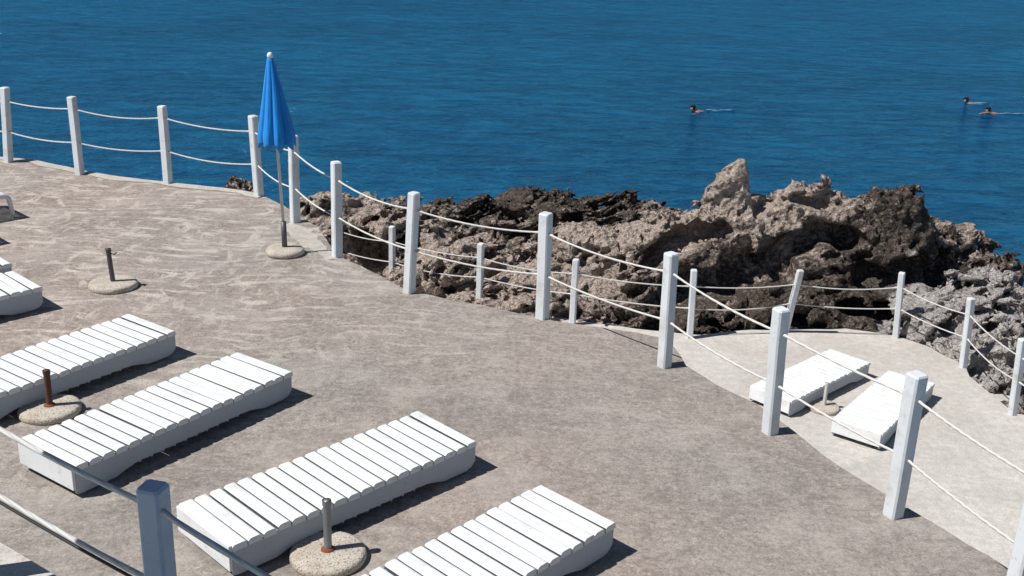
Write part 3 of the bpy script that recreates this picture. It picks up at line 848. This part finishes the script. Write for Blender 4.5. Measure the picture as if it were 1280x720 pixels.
# ------------------------------------------------------------------ closed blue parasol
root = empty("closed_parasol", (-2.525, 11.27, 0))
tag(root, "closed blue parasol standing on its round base by the deck fence bend", "parasol")
bm = bmesh.new(); lathe(bm, [(.20, 0), (.215, .02), (.21, .05), (.19, .068), (.12, .078), (.04, .082)], 40, .02, random.Random(8))
link("base", bm, "terr", root, True)
bm = bmesh.new(); tube(bm, [(0, 0, .05), (-.004, 0, .37)], .029, 14); link("tube", bm, "darksteel", root, True)
bm = bmesh.new(); tube(bm, [(-.004, 0, .34), (-.05, 0, 1.45), (-.075, .0, 2.10)], .0165, 12); link("pole", bm, "polewhite", root, True)
bm = bmesh.new()
NS, NR = 128, 26
rings = []
rn = random.Random(4)
ph = [rn.uniform(-.35, .35) for _ in range(8)]; am = [rn.uniform(.7, 1.25) for _ in range(8)]
z_bot, z_top = 1.235, 2.145
for i in range(NR + 1):
    t = i / NR
    z = z_bot + (z_top - z_bot) * t
    rad = (0.168 * (1 - t) ** 0.92 + 0.028) * (1 - .10 * max(0, .12 - t) / .12)
    cx = -.008 - (z - .4) * .041
    ring = []
    for j in range(NS):
        th = 2 * PI * j / NS
        k = th / (2 * PI) * 8
        s = int(k) % 8
        u = (k - int(k))
        fold = am[s] * (abs(math.sin(PI * (u + ph[s] * u * (1 - u)))) ** .8 - .5)
        fine = .10 * math.sin(th * 23 + t * 5) + .07 * math.sin(th * 37 - t * 9)
        f = 1 + (.30 * fold + .10 * fine) * (1 - t) ** .35
        wob = .02 * math.sin(th * 3 + t * 6)
        zz = z + (.028 * math.cos(PI * 2 * u) - .02 if i == 0 else 0)
        a = th + .25 * t + wob
        ring.append(bm.verts.new((cx + rad * f * math.cos(a), rad * f * math.sin(a), zz)))
    rings.append(ring)
for i in range(NR):
    for j in range(NS):
        bm.faces.new((rings[i][j], rings[i][(j + 1) % NS], rings[i + 1][(j + 1) % NS], rings[i + 1][j]))
bm.faces.new(rings[-1])
inner = [bm.verts.new((v.co.x * .5 - .008, v.co.y * .5, z_bot + .10)) for v in rings[0]]
for j in range(NS): bm.faces.new((rings[0][(j + 1) % NS], rings[0][j], inner[j], inner[(j + 1) % NS]))
bm.faces.new(inner[::-1])
bmesh.ops.recalc_face_normals(bm, faces=bm.faces[:])
canopy = link("canopy", bm, "blue", root, True)
bm = bmesh.new(); lathe(bm, [(.031, 0), (.033, .02), (.029, .038), (.018, .052), (.006, .056)], 20)
link("finial", bm, "cap", root, True, (-.078, 0, 2.14))

# ------------------------------------------------------------------ swimmers
def swimmer(loc, heading, label, look, arms, swimwear):
    """body grown with the skin modifier, mostly under the surface, head and shoulders out; local +x is the swimming direction"""
    J = dict(pelvis=(-.52, 0, -.10), waist=(-.32, 0, -.07), chest=(-.08, 0, -.03), neck=(.10, 0, .05), skull0=(.15, 0, .11), skull1=(.165, 0, .19),
             shl=(.0, .17, -.02), ell=arms[0][0], wrl=arms[0][1], hal=arms[0][2], shr=(.0, -.17, -.02), elr=arms[1][0], wrr=arms[1][1], har=arms[1][2],
             hpl=(-.58, .09, -.12), knl=(-.95, .13, -.16), anl=(-1.32, .12, -.12), tol=(-1.50, .12, -.14), hpr=(-.58, -.09, -.12), knr=(-.93, -.15, -.12), anr=(-1.30, -.16, -.05), tor=(-1.47, -.17, -.06))
    E = [("pelvis", "waist"), ("waist", "chest"), ("chest", "neck"), ("neck", "skull0"), ("skull0", "skull1"), ("chest", "shl"), ("shl", "ell"), ("ell", "wrl"), ("wrl", "hal"), ("chest", "shr"), ("shr", "elr"), ("elr", "wrr"), ("wrr", "har"),
         ("pelvis", "hpl"), ("hpl", "knl"), ("knl", "anl"), ("anl", "tol"), ("pelvis", "hpr"), ("hpr", "knr"), ("knr", "anr"), ("anr", "tor")]
    R = dict(pelvis=.135, waist=.12, chest=.145, neck=.058, skull0=.088, skull1=.092, shl=.075, ell=.045, wrl=.032, hal=.035, shr=.075, elr=.045, wrr=.032, har=.035,
             hpl=.088, knl=.06, anl=.04, tol=.035, hpr=.088, knr=.06, anr=.04, tor=.035)
    names = list(J); me = bpy.data.meshes.new("person")
    me.from_pydata([J[n] for n in names], [(names.index(a), names.index(b)) for a, b in E], [])
    o = bpy.data.objects.new("person", me); COL.objects.link(o)
    sk = o.modifiers.new("skin", 'SKIN'); sb = o.modifiers.new("sub", 'SUBSURF'); sb.levels = 2; sb.render_levels = 2
    sl_ = me.skin_vertices[0].data
    for i, n in enumerate(names): sl_[i].radius = (R[n], R[n]); sl_[i].use_root = (n == "pelvis")
    dg = bpy.context.evaluated_depsgraph_get(); dg.update()
    nm = bpy.data.meshes.new_from_object(o.evaluated_get(dg))
    o.modifiers.clear(); o.data = nm
    nm.materials.clear(); nm.materials.append(MT["skin"])
    # face: nose, brow and jaw pulled out of the head
    for v in nm.vertices:
        x, y, z = v.co
        if z > .09 and x > .1:
            nose = math.exp(-((y / .016) ** 2 + ((z - .165) / .03) ** 2)); v.co.x += .022 * nose * (x > .2)
            jaw = math.exp(-((y / .04) ** 2 + ((z - .10) / .03) ** 2)); v.co.x += .012 * jaw * (x > .18)
    for p in nm.polygons: p.use_smooth = True
    o.location = loc; o.rotation_euler = (0, 0, heading)
    bm = bmesh.new(); bmesh.ops.create_uvsphere(bm, u_segments=20, v_segments=14, radius=1)
    for v in bm.verts:
        c = v.co
        back = 1.0 + .12 * max(0, -c.x)
        v.co = Vector((.162 + c.x * .103 * back - .022, c.y * .102, .185 + c.z * .118 + (.02 if c.x > .35 and c.z < .45 else 0)))
    bm2 = [v for v in bm.verts if v.co.x > .205 and v.co.z < .235]
    bmesh.ops.delete(bm, geom=bm2, context='VERTS')
    link("hair", bm, "hair", o, True)
    for s in (-1, 1):
        bm = bmesh.new(); bmesh.ops.create_icosphere(bm, subdivisions=2, radius=.011)
        link("eye", bm, "swim", o, True, (.246, s * .034, .185))
    bm = bmesh.new(); bmesh.ops.create_uvsphere(bm, u_segments=20, v_segments=10, radius=1)
    for v in bm.verts: v.co = Vector((-.545 + v.co.x * .15, v.co.y * .165, -.105 + v.co.z * .152))
    link("swimsuit", bm, swimwear, o, True)
    tag(o, label, "person", "swimmers in the sea")
    return o
reach = (((.22, .30, -.06), (.45, .20, -.05), (.58, .14, -.05)), ((.22, -.30, -.06), (.45, -.20, -.05), (.58, -.14, -.05)))
wide = (((.10, .40, -.03), (.32, .52, .02), (.44, .56, .02)), ((.10, -.40, -.04), (.30, -.55, -.02), (.42, -.60, -.02)))
stroke = (((.26, .24, .10), (.48, .20, .05), (.60, .18, .0)), ((.0, -.40, -.12), (-.2, -.42, -.16), (-.3, -.42, -.16)))
SW = [((6.80, 41.2, SEA - .03), math.radians(200), wide, "swimmer on his own with arms spread, out in the sea above the rock pinnacle"),
      ((19.0, 45.6, SEA - .03), math.radians(188), reach, "swimmer at left of the pair far out on the right, dark wet hair"),
      ((19.0, 43.3, SEA - .03), math.radians(185), stroke, "swimmer at right of the pair far out on the right, arm lifted ahead")]
rnf = random.Random(12)
for (loc, hd, ar, lb) in SW:
    swimmer(loc, hd, lb, 0, ar, "swim")
# foam the swimmers leave behind (uncountable flecks)
bm = bmesh.new()
for (loc, hd, ar, lb) in SW:
    for q in range(6):
        t = rnf.uniform(.35, 1.5)
        px = loc[0] - math.cos(hd) * t + rnf.gauss(0, .06); py = loc[1] - math.sin(hd) * t + rnf.gauss(0, .10)
        L = rnf.uniform(.15, .40); W = rnf.uniform(.02, .05)
        r_ = bmesh.ops.create_icosphere(bm, subdivisions=1, radius=1.0)
        for v in r_["verts"]: v.co = Vector((px + v.co.x * L, py + v.co.y * W, SEA + .006 + v.co.z * .010))
tag(link("foam", bm, "foam", None, True), "thin white flecks of foam trailing behind the swimmers", "foam", None, "stuff")

# ------------------------------------------------------------------ added canopy, out of view, placed to shade the near post
root = empty("added_shade_canopy", (-3.4, 3.0, LAND))
tag(root, "added cloth canopy, out of view beside the camera, to shade the near post", "canopy")
o_ = Vector((-3.4, 3.0, LAND))
bm = bmesh.new()
pl = [(-3.60, 3.25), (-3.28, 3.76), (-2.03, 3.70), (-2.03, .9), (-5.0, .9)]
prism(bm, [(x - o_.x, y - o_.y) for x, y in pl][::-1], 3.28 - LAND, 3.34 - LAND)
link("blocker_roof", bm, "canopy", root)
for x, y in ((-2.15, 3.2), (-2.15, 1.05), (-4.3, 1.05)):
    bm = bmesh.new(); box(bm, (x - .04 - o_.x, y - .04 - o_.y, 0), (x + .04 - o_.x, y + .04 - o_.y, 3.28 - LAND))
    link("post", bm, "wood", root)
